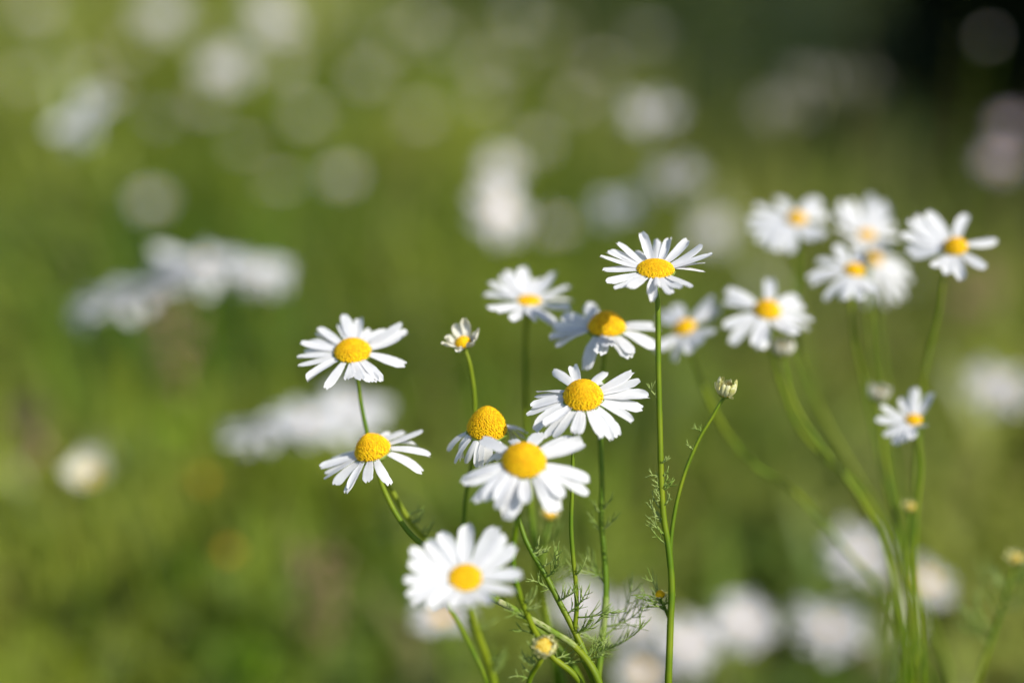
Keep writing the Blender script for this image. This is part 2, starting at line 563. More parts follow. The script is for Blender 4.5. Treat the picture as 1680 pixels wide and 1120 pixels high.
def bud(label, px, py, d, ncam, R, hr, ring, stem, d_end, leaves=(), seed=5, petal_mat='cream', disc_mat='disc',
        r_top=0.0006, r_bot=0.0010, stem_mat='stem', base=None, name="daisy_bud", nf=120, group="daisy buds"):
    """ring: list of (count, length, droop in degrees, width, tilt jitter)"""
    rng = np.random.default_rng(seed)
    C = P(px, py, d)
    n = camdir(*ncam)
    u, v = basis(n)
    pts = stem_points(C - n * R * 0.6, n, stem, d, d_end, R, base)
    b = pts[-1]
    root = empty(name, b)
    tag(root, label, "flower bud", group)
    path = build_stem(root, b, pts, r_top, r_bot, M[stem_mat])
    link("calyx", calyx_mb(C, n, u, v, R, r_top).mesh("calyx", M['calyx'], b), root)
    dome, fl = disc_pieces(C, n, u, v, R, R * hr, rng, nf)
    nd = len(dome.f)
    both = MB(); both.add(np.concatenate(dome.v), dome.f); both.add(np.concatenate(fl.v), fl.f)
    me = both.mesh("flower_center", M['disc_gap'], b)
    me.materials.append(M[disc_mat])
    mi = np.ones(len(me.polygons), np.int32); mi[:nd] = 0
    me.polygons.foreach_set('material_index', mi)
    link("flower_center", me, root)
    for (cnt, L, dd, W, jit) in ring:
        off = rng.uniform(0, 6.28)
        for k in range(cnt):
            pm = MB()
            petal(pm, C, n, u, v, R * 0.88, off + k * 2 * math.pi / cnt + rng.normal(0, 0.12), L * rng.uniform(0.75, 1.2),
                  R_(dd + rng.normal(0, jit)), W * rng.uniform(0.8, 1.2), rng, nl=8, curl=rng.uniform(0.15, 0.5))
            link("petal", pm.mesh("petal", M[petal_mat], b), root)
    leaves_along(root, b, path, leaves, seed + 70)
    return root, path


def sheath(root, path, y0, y1, r):
    """a dry pale skin round part of a stem"""
    b = np.array(root.location)
    rows = proj(path)[:, 1]
    seg = path[(rows > y0) & (rows < y1)]
    mb = MB()
    n = len(seg)
    rad = np.full(n, r) * (1 + 0.06 * np.sin(np.arange(n) * 2.3))
    rad *= 0.93; rad[0] *= .88; rad[-1] *= .88
    tube(mb, seg, rad, 12, 0.08)
    link("stem_sheath", mb.mesh("stem_sheath", M['stem_pale'], b), root)


mm = 0.001
# ------------------------------------------------------------------ the flowers of the front cluster
flower("tallest front daisy, crisp flat white bloom on a straight upright stem", (960, 360), (808, 575), 440,
       [(665, 130), (590, 325, .9), (835, 220), (985, 210), (1185, 230, 1.05), (1350, 280, 1.15), (1460, 380), (1405, 500, .8), (1355, 610),
        (1225, 775, 1.1), (1090, 785), (1005, 865, .9), (735, 940), (845, 775, .6), (475, 765, 1.05), (365, 840, .8), (240, 740), (195, 600, .8),
        (200, 530, .8), (165, 415), (240, 360, .8), (300, 310, .8), (380, 240)],
       0.486, (-0.02, .85, .52), .45, 13.0 * mm, 2, 3.3 * mm,
       [(1079, 500), (1080, 600), (1083, 720), (1085, 790), (1089, 850), (1097, 900), (1102, 960), (1100, 1020), (1096, 1125)], 0.490,
       0.0008, 0.0012, leaves=[(665, 1, .006, -1), (785, 4, .005, 0), (805, 4, .006, 0), (825, 4, .006, 0), (850, 4, .007, -1), (885, 3, .011, -1)], seed=11)
flower("white daisy with plump dome, highest of the two on the far left of the cluster", (460, 495), (830, 575), 432,
       [(765, 120), (680, 250, .9), (930, 165), (1070, 340), (1215, 320), (1400, 210, 1.1), (1500, 380, 1.1), (1450, 730, 1.15), (1160, 910),
        (1105, 935, .9), (1020, 935), (890, 925), (800, 890), (530, 1010, .95), (285, 885), (200, 735, .9), (180, 640, .9), (260, 570, .7), (330, 525, .8),
        (225, 460, .8), (320, 440), (390, 360, .9), (430, 290)],
       0.503, (0.0, .80, .60), .68, 13.2 * mm, 5, 3.4 * mm,
       [(588, 634), (592, 660), (601, 704), (612, 745), (628, 780), (645, 808), (668, 848), (690, 876), (722, 905), (790, 960), (880, 1030), (950, 1110)], 0.515,
       0.0006, 0.0012, leaves=[(855, 3, .007, 1), (880, 3, .008, 1)], seed=12)
c_root, c_path = flower("daisy with tall yellow dome and gappy drooping petals, lower one at cluster's left edge", (500, 660), (783, 560), 430,
       [(1390, 330, 1.05), (1150, 340), (1010, 380), (1300, 500, .8), (1470, 620, 1.1), (1360, 790, 1.1), (930, 970), (690, 925), (500, 1070, .8), (475, 985, .8),
        (330, 945), (225, 900, .9), (160, 770), (215, 815, .8), (305, 650)],
       0.499, (-0.24, .85, .47), 1.08, 12.8 * mm, 18, 3.5 * mm,
       [(625, 790), (634, 812), (650, 843), (672, 874), (695, 895), (740, 935), (790, 972), (830, 992), (866, 1012), (905, 1035), (945, 1062), (985, 1125)], 0.478,
       0.0008, 0.0012, cone=0.5, seed=13, stem_mat='stem')
flower("crisp white daisy with round golden dome, mid cluster below the daisy with shaded petals", (850, 580), (748, 500), 468,
       [(410, 175), (600, 130), (1000, 195), (985, 345, .9), (1350, 220, 1.1), (1430, 310, 1.1), (1515, 440, 1.15), (1450, 620, 1.15), (1335, 770),
        (1165, 960, 1.1), (1090, 985), (960, 975), (690, 930), (640, 905, .8), (445, 970), (310, 1000, .8), (330, 860), (145, 840, 1.1), (85, 690, .8), (130, 590),
        (185, 490, .7), (215, 450, .7)],
       0.483, (-0.04, .74, .67), .92, 13.2 * mm, 16, 3.5 * mm,
       [(942, 715), (940, 745), (939, 800), (937, 860), (940, 910), (945, 960), (946, 1000), (944, 1035), (955, 1075), (975, 1125)], 0.490,
       0.0006, 0.0010, cone=.2, leaves=[(950, 1, .011, 0), (1000, 1, .013, 0)], seed=14)
flower("large soft white daisy with big golden dome overlapping its neighbours at centre", (740, 700), (838, 400), 515,
       [(320, 150), (680, 165, .9), (1020, 60, 1.1), (1400, 100, 1.1), (1550, 160, 1.1), (1620, 590), (1600, 740), (1290, 970), (1200, 960),
        (1320, 800), (850, 870), (620, 1075, 1.2), (720, 1030), (510, 960), (250, 890), (350, 830), (140, 710), (125, 590), (400, 420, .9), (470, 840)],
       0.463, (0.03, .72, .69), .85, 13.5 * mm, 18, 4.1 * mm,
       [(850, 850), (843, 890), (842, 930), (851, 970), (864, 1005), (879, 1038), (905, 1075), (955, 1125)], 0.483,
       0.0008, 0.0011, cone=.1, leaves=[(1000, 3, .008, 0), (1030, 3, .010, -1), (960, 2, .008, -1), (1090, 3, .010, 0)], seed=15)
flower("broad petalled white daisy with low flat yellow centre, lowest in the cluster", (640, 850), (865, 680), 400,
       [(600, 130), (850, 50, 1.05), (1220, 70, 1.25), (1340, 180, .9), (1460, 320), (1530, 620), (1420, 860, 1.1), (1180, 960), (960, 1000), (730, 1040),
        (480, 1050), (260, 1000, 1.1), (170, 860), (150, 730, .8), (180, 520, .9), (220, 310, 1.1), (390, 270)],
       0.447, (0.0, .74, .67), .30, 13.2 * mm, -10, 4.2 * mm,
       [(774, 1000), (786, 1045), (800, 1082), (812, 1130)], 0.455,
       0.0009, 0.0013, leaves=[(1040, 2, .007, 0), (1090, 4, .008, 1)], seed=16)
g_root, g_path = flower("daisy with petals on its left in blue shade, under the tallest front daisy", (880, 480), (805, 405), 445,
       [(540, 130, 1.15), (1340, 330), (1440, 440), (1370, 640, 1.2), (1135, 685), (1065, 755), (740, 730, 1.1), (830, 620, 1.1), (540, 890, 1.05), (130, 545, 1.2),
        (180, 585), (170, 410), (300, 240, 1.4)],
       0.513, (-0.02, .89, .46), .92, 12.8 * mm, 20, 4.4 * mm,
       [(993, 572), (989, 605), (986, 660), (985, 720), (988, 790), (987, 850), (991, 905), (994, 960), (992, 1010), (987, 1060), (980, 1125)], 0.500,
       0.0008, 0.0012, cone=.3, leaves=[(840, 2, .008, 0), (865, 2, .008, 0), (955, 2, .014, 0), (1030, 2, .019, 1), (1060, 1, .019, 1), (1060, 1, .012, -1)], seed=17)
sheath(g_root, g_path, 975, 1085, 0.00125)
sheath(c_root, c_path, 985, 1062, 0.00125)
flower("spent daisy with tall cone centre and limp hanging petals behind the large centre daisy", (710, 640), (622, 455), 470,
       [(165, 700, .8), (255, 860, .7), (340, 790), (430, 860, .8), (540, 890, .8), (640, 830), (740, 800), (1090, 480, 1.2), (1050, 560), (960, 620), (890, 640),
        (300, 800, .7), (480, 880, .7)],
       0.497, (0.03, .86, .50), 1.32, 11.0 * mm, 58, 2.7 * mm,
       [(805, 742), (815, 775), (835, 822), (852, 856), (862, 884), (874, 908), (886, 928), (900, 952), (915, 982), (930, 1010), (944, 1038), (962, 1075), (985, 1125)], 0.487,
       0.0007, 0.0012, cone=.5, leaves=[(890, 1, .006, 0), (915, 2, .007, 0), (940, 1, .010, 1), (962, 1, .013, 1), (985, 2, .014, 0), (1010, 1, .015, 1), (1035, 2, .013, 0), (1075, 3, .012, 0)],
       seed=18, nf=1300)
flower("soft white daisy with small flat centre and upswept petals, left of tallest front daisy", (770, 420), (685, 515), 280,
       [(590, 115, 1.1), (460, 150), (340, 210), (210, 290), (160, 440), (190, 590), (330, 630), (500, 755), (700, 720), (900, 760), (980, 790), (1140, 620),
        (1190, 510), (1170, 340), (980, 170), (830, 240), (720, 240), (540, 140)],
       0.535, (0.02, .88, .46), .35, 15.0 * mm, -4, 3.8 * mm,
       [(863, 545), (863, 600), (864, 660), (866, 720), (870, 820), (877, 880), (886, 950), (897, 1010), (912, 1090)], 0.53,
       0.0011, 0.0015, seed=19, nf=180)
G2 = "daisies in the blurred group at right"
flower("tilted blurred daisy just right of the tallest front daisy's stem", (1050, 460), (512, 545), 270,
       [(420, 270), (290, 330), (800, 160), (880, 260), (890, 420), (860, 590), (600, 830), (400, 940), (220, 850), (180, 750), (250, 420), (720, 720)],
       0.562, (-0.33, .76, .56), .65, 13.0 * mm, 4, 4.3 * mm,
       [(1140, 596), (1165, 660), (1195, 714), (1240, 765), (1290, 795), (1340, 845), (1390, 905), (1440, 960), (1480, 1040), (1530, 1125)], 0.60,
       0.0008, 0.0009, seed=20, nf=180, group=G2)
flower("blurred daisy with bold golden dome, left of the touching trio at right", (1160, 440), (690, 490), 315,
       [(760, 110, 1.1), (240, 220, 1.1), (170, 400), (190, 690), (250, 880), (620, 940, 1.1), (1230, 600, 1.2), (1180, 720), (1060, 750), (1030, 300, 1.1), (1110, 430),
        (930, 720), (540, 900)],
       0.552, (0.0, .76, .65), .80, 14.0 * mm, 8, 4.3 * mm,
       [(1268, 590), (1285, 645), (1310, 700), (1350, 746), (1400, 792), (1440, 850), (1465, 920), (1475, 1000), (1470, 1125)], 0.60,
       0.0007, 0.0008, seed=21, nf=180, group=G2)
flower("blurred upper left daisy of the touching trio at right", (1200, 300), (745, 420), 240,
       [(520, 165, 1.1), (260, 250), (175, 400), (195, 560), (290, 690), (520, 790, 1.1), (650, 830), (930, 670), (1100, 590), (1140, 420), (1080, 220), (930, 160), (400, 760)],
       0.595, (-0.10, .76, .64), .75, 14.5 * mm, 4, 4.6 * mm,
       [(1308, 430), (1304, 500), (1308, 565), (1326, 622), (1360, 700), (1402, 772), (1446, 850), (1488, 930), (1525, 1010), (1560, 1125)], 0.61,
       0.0007, 0.0008, seed=22, nf=160, group=G2)
flower("blurred upper right daisy of the touching trio, with small centre and upright petals", (1300, 300), (850, 600), 200,
       [(920, 125, 1.1), (670, 180), (520, 210), (480, 330), (520, 520), (620, 670), (760, 770), (950, 800), (1100, 760), (1210, 600), (1200, 470), (1120, 270), (1040, 180)],
       0.600, (0.0, .76, .65), .5, 14.0 * mm, -4, 4.3 * mm,
       [(1424, 470), (1428, 560), (1440, 660), (1455, 760), (1470, 860), (1470, 960), (1450, 1125)], 0.61,
       0.0007, 0.0008, seed=23, nf=160, group=G2)
flower("blurred lower daisy of the touching trio, with bluish shaded petals underneath", (1300, 380), (705, 450), 240,
       [(480, 140), (260, 320, 1.1), (150, 510), (200, 600), (400, 820), (600, 790), (760, 220), (860, 260), (780, 800), (960, 700)],
       0.560, (0.06, .80, .60), .75, 13.5 * mm, 12, 4.3 * mm,
       [(1396, 505), (1402, 560), (1414, 615), (1432, 700), (1455, 800), (1480, 900), (1492, 1000), (1496, 1125)], 0.60,
       0.0007, 0.0008, seed=24, nf=160, group=G2)
flower("blurred daisy tucked behind the lowest of the touching trio, facing right", (1300, 380), (930, 310), 200,
       [(1290, 340), (1325, 450), (1370, 600), (1280, 780), (1070, 920), (840, 920), (1180, 850)],
       0.612, (0.22, .66, .72), .6, 13.0 * mm, 12, 3.6 * mm,
       [(1440, 520), (1450, 600), (1462, 700), (1475, 800), (1490, 900), (1500, 1000), (1508, 1125)], 0.62,
       0.0007, 0.0008, seed=25, nf=160, group=G2)
flower("rightmost daisy, with one petal pointing straight out to the right", (1440, 320), (890, 600), 275,
       [(590, 170, 1.15), (940, 190), (1370, 545), (1230, 840), (930, 980, 1.1), (770, 900), (650, 830), (380, 740), (320, 590), (265, 420), (335, 285), (440, 205)],
       0.543, (-0.24, .66, .71), .8, 13.2 * mm, 4, 4.0 * mm,
       [(1549, 455), (1541, 510), (1525, 572), (1513, 630), (1508, 700), (1502, 800), (1500, 900), (1490, 1000), (1478, 1125)], 0.59,
       0.0007, 0.0008, seed=26, nf=180, group=G2)
flower("small half open daisy, lowest white bloom of the right group", (1380, 610), (830, 550), 190,
       [(830, 170, 1.1), (665, 290), (1050, 210), (430, 410), (390, 590), (470, 740), (580, 820), (700, 800), (800, 770), (990, 600, .7)],
       0.538, (-0.16, .78, .60), .5, 9.5 * mm, -12, 3.4 * mm,
       [(1506, 720), (1512, 765), (1505, 830), (1500, 900), (1508, 1000), (1515, 1125)], 0.545,
       0.0006, 0.0008, seed=27, nf=140, group=G2)

# ------------------------------------------------------------------ buds
bud("half open bud with short ragged ivory petals, alone left of cluster's top", 760, 563, .505, (-.10, .74, .66), 2.9 * mm, .9,
    [(8, 6.4 * mm, -50, 2.8 * mm, 12), (5, 4.4 * mm, -44, 2.3 * mm, 14)],
    [(769, 590), (774, 615), (778, 645), (779, 680), (775, 750), (764, 815), (760, 860), (742, 922), (735, 988), (752, 1021), (775, 1066), (800, 1125)], .515,
    seed=31, petal_mat='ivory', r_top=.0006, r_bot=.0009)
bud("closed cream bud on a thin curving stem right of tallest front daisy's stem", 1189, 647, .491, (.16, .9, .35), 2.3 * mm, .9,
    [(10, 5.6 * mm, -84, 2.0 * mm, 5), (8, 4.6 * mm, -78, 1.7 * mm, 8), (4, 2.6 * mm, -20, 1.3 * mm, 20)],
    [(1181, 662), (1166, 688), (1149, 716), (1126, 768), (1111, 820), (1103, 865), (1100, 895), (1100, 940), (1099, 1020), (1098, 1125)], .492,
    seed=32, r_top=.0005, r_bot=.0008, leaves=[(703, 1, .004, -1), (735, 1, .005, -1)])
bud("round yellow button bud with a woolly cream rim near the bottom edge", 895, 1060, .472, (-.05, .62, .78), 3.6 * mm, .4,
    [(22, 2.4 * mm, -95, 1.4 * mm, 16), (22, 2.0 * mm, -60, 1.3 * mm, 18)],
    [(886, 1085), (876, 1100), (866, 1125)], .480, seed=33, disc_mat='disc_old', leaves=[(1085, 4, .008, 0), (1105, 2, .007, -1)], r_top=.0007, r_bot=.001)
bud("tiny yellow bud nested in thread leaves beside the tallest front daisy's stem", 1083, 976, .494, (-.1, .9, .3), 1.7 * mm, 1.1,
    [(7, 1.3 * mm, -25, 1.0 * mm, 10)],
    [(1087, 990), (1094, 1005), (1099, 1020), (1097, 1060), (1095, 1125)], .492, seed=34,
    leaves=[(984, 2, .011, -1), (995, 2, .011, -1), (1005, 1, .011, -1), (985, 1, .007, 1)], r_top=.0005, r_bot=.0008)
bud("blurred yellowish bud just under the large soft centre daisy", 902, 846, .540, (.1, .9, .4), 2.6 * mm, .9,
    [(8, 3.0 * mm, -55, 1.6 * mm, 12)],
    [(899, 866), (893, 890), (888, 935), (891, 985), (905, 1050), (925, 1125)], .53, seed=35, leaves=[(900, 3, .014, 0), (950, 3, .016, 0)], r_top=.0009, r_bot=.0013)
bud("blurred cream bud below the bold domed daisy left of the trio", 1284, 578, .553, (.05, .92, .35), 3.0 * mm, .9,
    [(11, 5.0 * mm, -82, 2.2 * mm, 7), (7, 3.6 * mm, -70, 1.8 * mm, 9)],
    [(1289, 610), (1300, 655), (1335, 715), (1385, 780), (1430, 850), (1460, 930), (1490, 1125)], .555, seed=36, disc_mat='disc_old', petal_mat='ivory')
bud("pale blurred bud immediately up and left of the small half open daisy", 1441, 652, .560, (.05, .92, .35), 2.9 * mm, .9,
    [(11, 5.0 * mm, -80, 2.2 * mm, 7), (7, 3.6 * mm, -70, 1.8 * mm, 9)],
    [(1443, 680), (1450, 740), (1462, 810), (1480, 900), (1498, 1125)], .56, seed=37, disc_mat='disc_old', petal_mat='ivory')
bud("small dull bud low in the tangle of stems below the half open daisy", 1494, 833, .555, (0, .9, .4), 2.2 * mm, .8,
    [(7, 2.4 * mm, -50, 1.4 * mm, 12)],
    [(1492, 860), (1490, 920), (1500, 1125)], .555, seed=38, disc_mat='disc_old')
bud("blurred yellow bud on a leaning stem at the right edge", 1668, 918, .560, (.1, .9, .4), 2.8 * mm, .8,
    [(8, 2.8 * mm, -45, 1.6 * mm, 12)],
    [(1660, 940), (1646, 990), (1624, 1055), (1602, 1125)], .565, seed=39, leaves=[(960, 4, .014, 0), (1000, 4, .016, 0), (1050, 4, .016, 0)], disc_mat='disc_old')

# ------------------------------------------------------------------ daisies and other flowers far out of focus
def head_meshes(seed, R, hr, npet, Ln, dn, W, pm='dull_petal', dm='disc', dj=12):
    rng = np.random.default_rng(seed)
    C, n, u, v = np.zeros(3), np.array([0, 0, 1.0]), np.array([1.0, 0, 0]), np.array([0, 1.0, 0])
    pb = MB()
    for k in range(npet):
        petal(pb, C, n, u, v, R * .86, k * 2 * math.pi / npet + rng.normal(0, .1), Ln * rng.uniform(.85, 1.12), R_(dn + rng.normal(0, dj)),
              W * rng.uniform(.85, 1.15), rng, nl=8)
    dome, fl = disc_pieces(C, n, u, v, R, R * hr, rng, 110)
    nd = len(dome.f)
    dome.add(np.concatenate(fl.v), fl.f)
    me = dome.mesh("flower_center", M['disc_gap'])
    me.materials.append(M[dm])
    mi = np.ones(len(me.polygons), np.int32); mi[:nd] = 0
    me.polygons.foreach_set('material_index', mi)
    return pb.mesh("petals", M[pm]), me, calyx_mb(C, n, u, v, R, .0009).mesh("calyx", M['calyx'])


HEADS = {
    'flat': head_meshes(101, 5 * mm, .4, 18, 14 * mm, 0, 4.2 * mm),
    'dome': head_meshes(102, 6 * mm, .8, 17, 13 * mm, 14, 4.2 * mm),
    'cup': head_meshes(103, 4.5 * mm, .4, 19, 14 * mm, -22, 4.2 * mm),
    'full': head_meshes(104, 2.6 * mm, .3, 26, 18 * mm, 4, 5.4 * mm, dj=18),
    'white': head_meshes(108, 2.4 * mm, .3, 34, 18 * mm, 6, 5.6 * mm, pm='petal', dj=12),
    'pink': head_meshes(105, 4 * mm, .4, 20, 14 * mm, -5, 4.6 * mm, pm='pink'),
    'orange': head_meshes(106, 6 * mm, .5, 16, 9 * mm, 5, 4.0 * mm, pm='orange'),
    'cream': head_meshes(107, 5 * mm, .5, 22, 12 * mm, -55, 5.0 * mm, pm='ivory', dm='disc_old'),
}
BG = "daisies far out of focus in the meadow"


def far_flower(label, px, py, d, kind, ncam, scale=1.0, name="daisy", cat="flower", group=BG, seed=0):
    rng = np.random.default_rng(int(px * 7 + py * 13))
    C = P(px, py, d)
    n = camdir(*ncam)
    b = np.array([C[0] + rng.normal(0, .02), C[1] + rng.normal(0, .015) + .01, 0.0])
    root = empty(name, b)
    tag(root, label, cat, group)
    pts = [C - n * .003 * scale, C * .97 + b * .03 - n * .006 * scale, C * .6 + b * .4 + rng.normal(0, .006, 3), C * .25 + b * .75 + rng.normal(0, .006, 3), b]
    mb = MB()
    tube(mb, catmull(pts, 6), np.linspace(.0009, .0014, 25), 7)
    link("stem", mb.mesh("stem", M['stem'], b), root)
    q = Vector(n).to_track_quat('Z', 'Y')
    spin = Matrix.Rotation(rng.uniform(0, 6.28), 4, 'Z')
    for nm, me in zip(("petals", "flower_center", "calyx"), HEADS[kind]):
        o = link(nm, me, root)
        o.matrix_local = Matrix.Translation(Vector(C - b)) @ q.to_matrix().to_4x4() @ spin @ Matrix.Scale(scale, 4)
    for k in range(3):
        t = rng.uniform(.35, .8)
        leaf = thread_leaf(C * (1 - t) + b * t, np.array([rng.normal(), rng.normal(), .6]), .035, rng)
        link("leaf", leaf.mesh("leaf", M['thread'], b), root)
    return root


for a in [
    # left cluster high
    ("lowest, leftmost bloom of the blurred white row at middle left", 195, 488, .80, 'white', (-.25, .95, .18), 1.4),
    ("second bloom from the left in the blurred white row at middle left", 262, 460, .80, 'white', (-.25, .95, .2), 1.4),
    ("third bloom, at the crest of the blurred white row at middle left", 335, 428, .80, 'white', (.03, .96, .26), 1.5),
    ("round bloom at the right end of the blurred white row at middle left", 428, 445, .84, 'white', (.05, .88, .45), .95),
    # behind the two left daisies
    ("blurred white bloom at the left end of the pair's white backdrop", 432, 702, .78, 'white', (-.05, .99, .10), 1.2),
    ("blurred white bloom midway along the streak behind the two left daisies", 505, 690, .78, 'white', (.04, .97, .2), 1.3),
    ("blurred white bloom directly between the two left daisies", 572, 672, .82, 'white', (.1, .9, .4), 1.2),
    # upper left
    ("slanting blurred white bloom alone near the upper left edge", 132, 188, .98, 'white', (-.6, .6, .55), 1.3),
    ("fainter bloom right behind the slanting one near the upper left edge", 180, 155, 1.15, 'flat', (-.3, .8, .45), .8),
    ("blurred grey white bloom at the top, left of the large round top disc", 265, 22, 1.45, 'full', (0, .6, .8), 1.15),
    ("large round blurred white disc below the top edge at left", 370, 108, 1.25, 'full', (0, .6, .8), 1.1),
    ("blurred pale bloom touching the top edge right of the large round disc", 448, 28, 1.4, 'full', (.2, .6, .75), 1.25),
    ("faint blurred bloom beside the large round disc, on its right", 468, 105, 1.7, 'flat', (0, .6, .8), .9),
    ("dim blurred bloom half cut by the top left corner", 55, 14, 1.7, 'flat', (0, .7, .7)),
    ("very faint round bloom below and right of the large round disc", 455, 298, 1.35, 'flat', (0, .9, .4), .7),
    ("very faint bloom above the faint round one at upper left", 400, 240, 1.4, 'flat', (0, .9, .4), .7),
    ("faint bloom between the slanting bloom and the upper middle", 270, 195, 1.3, 'flat', (0, .9, .4), .75),
    # upper middle
    ("brownish grey blurred bloom alone in the upper middle left", 605, 122, 1.7, 'flat', (0, .7, .7), .9),
    ("greenish grey blurred bloom at the top edge left of centre", 690, 35, 1.75, 'flat', (0, .7, .7), .9),
    ("faint grey blurred bloom at the top edge right of centre", 850, 25, 1.8, 'flat', (0, .7, .7), .9),
    ("tall blurred white bloom above the soft flat centred daisy", 822, 345, .94, 'full', (.62, .25, .74), 1.1),
    ("weaker bloom peeping over the tall blurred white one", 822, 275, 1.15, 'full', (.3, .5, .8), .8),
    ("faint greenish bloom right of the tall blurred white one", 912, 372, 1.25, 'flat', (0, .8, .5), .8),
    ("blurred white bloom up and left of the tallest front daisy", 1015, 335, 1.0, 'white', (-.3, .88, .4), .95),
    ("blurred pinkish white bloom straight above the tallest front daisy", 1108, 288, .98, 'full', (-.25, .88, .42), 1.0),
    ("dull bloom close above the right tip of the tallest front daisy", 1168, 378, 1.2, 'full', (0, .5, .85), .85),
    ("bright blurred oval bloom alone high above the tallest front daisy", 1065, 187, 1.1, 'full', (0, .9, .42), 1.15),
    ("grey blurred bloom near the top edge over the bright oval one", 1062, 62, 1.7, 'flat', (0, .7, .7), .85),
    # right
    ("dim grey bloom inside the dark upper right corner", 1622, 62, 1.38, 'flat', (-.4, .6, .7), .33),
    ("blurred white bloom at the right edge beside the half open daisy", 1640, 635, .92, 'full', (0, .75, .65), 1.05),
    ("blurred white bloom behind the leaning stems at lower right", 1410, 908, .80, 'full', (-.1, .8, .55), 1.0),
    ("smaller blurred bloom right of the one behind the leaning stems", 1522, 952, .82, 'flat', (.4, .7, .5), .9),
    ("wide blurred white bloom low at right, widest near bottom edge", 1360, 1026, .82, 'full', (0, .88, .46), 1.15),
    ("round blurred bloom left of the wide low one at right", 1220, 1020, .82, 'full', (0, .7, .7), .95),
    ("blurred bloom right of the tallest daisy's lower stem", 1128, 1055, .80, 'full', (0, .75, .6), .95),
    ("blurred bloom between the two long lower stems near the bottom", 1040, 1020, .84, 'full', (0, .8, .6), .9),
    ("blurred bloom cut by the bottom edge below the long stems", 1055, 1100, .80, 'flat', (0, .75, .6), .9),
    ("blurred bloom showing through the thread leaves at bottom centre", 955, 992, .80, 'full', (0, .8, .6), .85),
    ("faint bloom peeking out beneath the lowest front daisy", 722, 1010, .70, 'flat', (0, .85, .5), .85),
]:
    far_flower(*a)
PK = "pink flowers at the right edge"
far_flower("upper of the pinkish blooms at the right edge", 1655, 205, 1.2, 'pink', (-.2, .7, .7), .75, "pink_flower", group=PK)
far_flower("lower of the pinkish blooms at the right edge", 1640, 265, 1.12, 'pink', (-.1, .7, .7), .9, "pink_flower", group=PK)
far_flower("round cream blurred bloom alone at lower left", 150, 780, .78, 'cream', (-.1, .6, .75), 1.0, "cream_flower", group="cream flowers")
OG = "orange flowers at lower left"
far_flower("upper of two faint orange blooms at lower left", 332, 785, .95, 'orange', (.2, .7, .6), .48, "orange_flower", group=OG)
far_flower("lower of two faint orange blooms at lower left", 375, 902, .92, 'orange', (.2, .7, .6), .4, "orange_flower", group=OG)


def umbel(label, px, py, d, width, mat, name, cat, group, tall=.3, n=70):
    """a flat or spiky head of many tiny florets on branching stalks"""
    rng = np.random.default_rng(int(px + py * 3))
    C = P(px, py, d)
    b = np.array([C[0] + rng.normal(0, .02), C[1] + .02, 0.0])
    root = empty(name, b)
    tag(root, label, cat, group)
    sm, hm = MB(), MB()
    fork = C - np.array([0, 0, width * .8])
    tube(sm, catmull([fork, fork * .5 + b * .5 + rng.normal(0, .01, 3), b], 8), np.linspace(.0012, .002, 17), 7)
    for k in range(n):
        a, q = rng.uniform(0, 6.28), math.sqrt(rng.uniform(0, 1))
        p = C + width * np.array([q * math.cos(a), q * math.sin(a), tall * (rng.uniform(-1, 1)) - .25 * q * q])
        if k % 5 == 0:
            tube(sm, [fork, (fork + p) * .5 + np.array([0, 0, -.004]), p], [.0007, .0006, .0004], 5)
        s = rng.uniform(.0022, .0038)
        vs = [p + s * np.array([math.cos(t) * math.cos(e), math.sin(t) * math.cos(e), math.sin(e)]) for e in (-.6, .5) for t in np.linspace(0, 6.28, 6)[:-1]]
        vs.append(p + np.array([0, 0, s]))
        fs = [(i, (i + 1) % 5, 5 + (i + 1) % 5, 5 + i) for i in range(5)] + [(5 + i, 5 + (i + 1) % 5, 10) for i in range(5)]
        hm.add(vs, fs)
    link("stem", sm.mesh("stem", M['stem_dry'], b), root)
    link("flower_head", hm.mesh("flower_head", mat, b), root)


FAINT = [(85, 70, 2.0), (215, 75, 1.9), (318, 60, 2.0), (520, 35, 2.1), (640, 70, 2.0), (735, 70, 2.1),
         (790, 105, 1.9), (905, 60, 2.1), (985, 110, 1.9), (335, 170, 1.6), (505, 190, 1.6), (690, 190, 1.7), (600, 20, 2.2), (800, 160, 1.8), (880, 235, 1.5), (945, 165, 1.7), (150, 120, 1.7), (40, 130, 1.7), (560, 290, 1.35),
         (250, 330, 1.3), (840, 95, 2.0)]
for (x, y, d) in FAINT:
    far_flower("faint pale bloom dissolved in the blur across the upper left meadow", x, y, d, 'flat', (0, .75, .65), .8, group="faint blooms in the upper left blur")


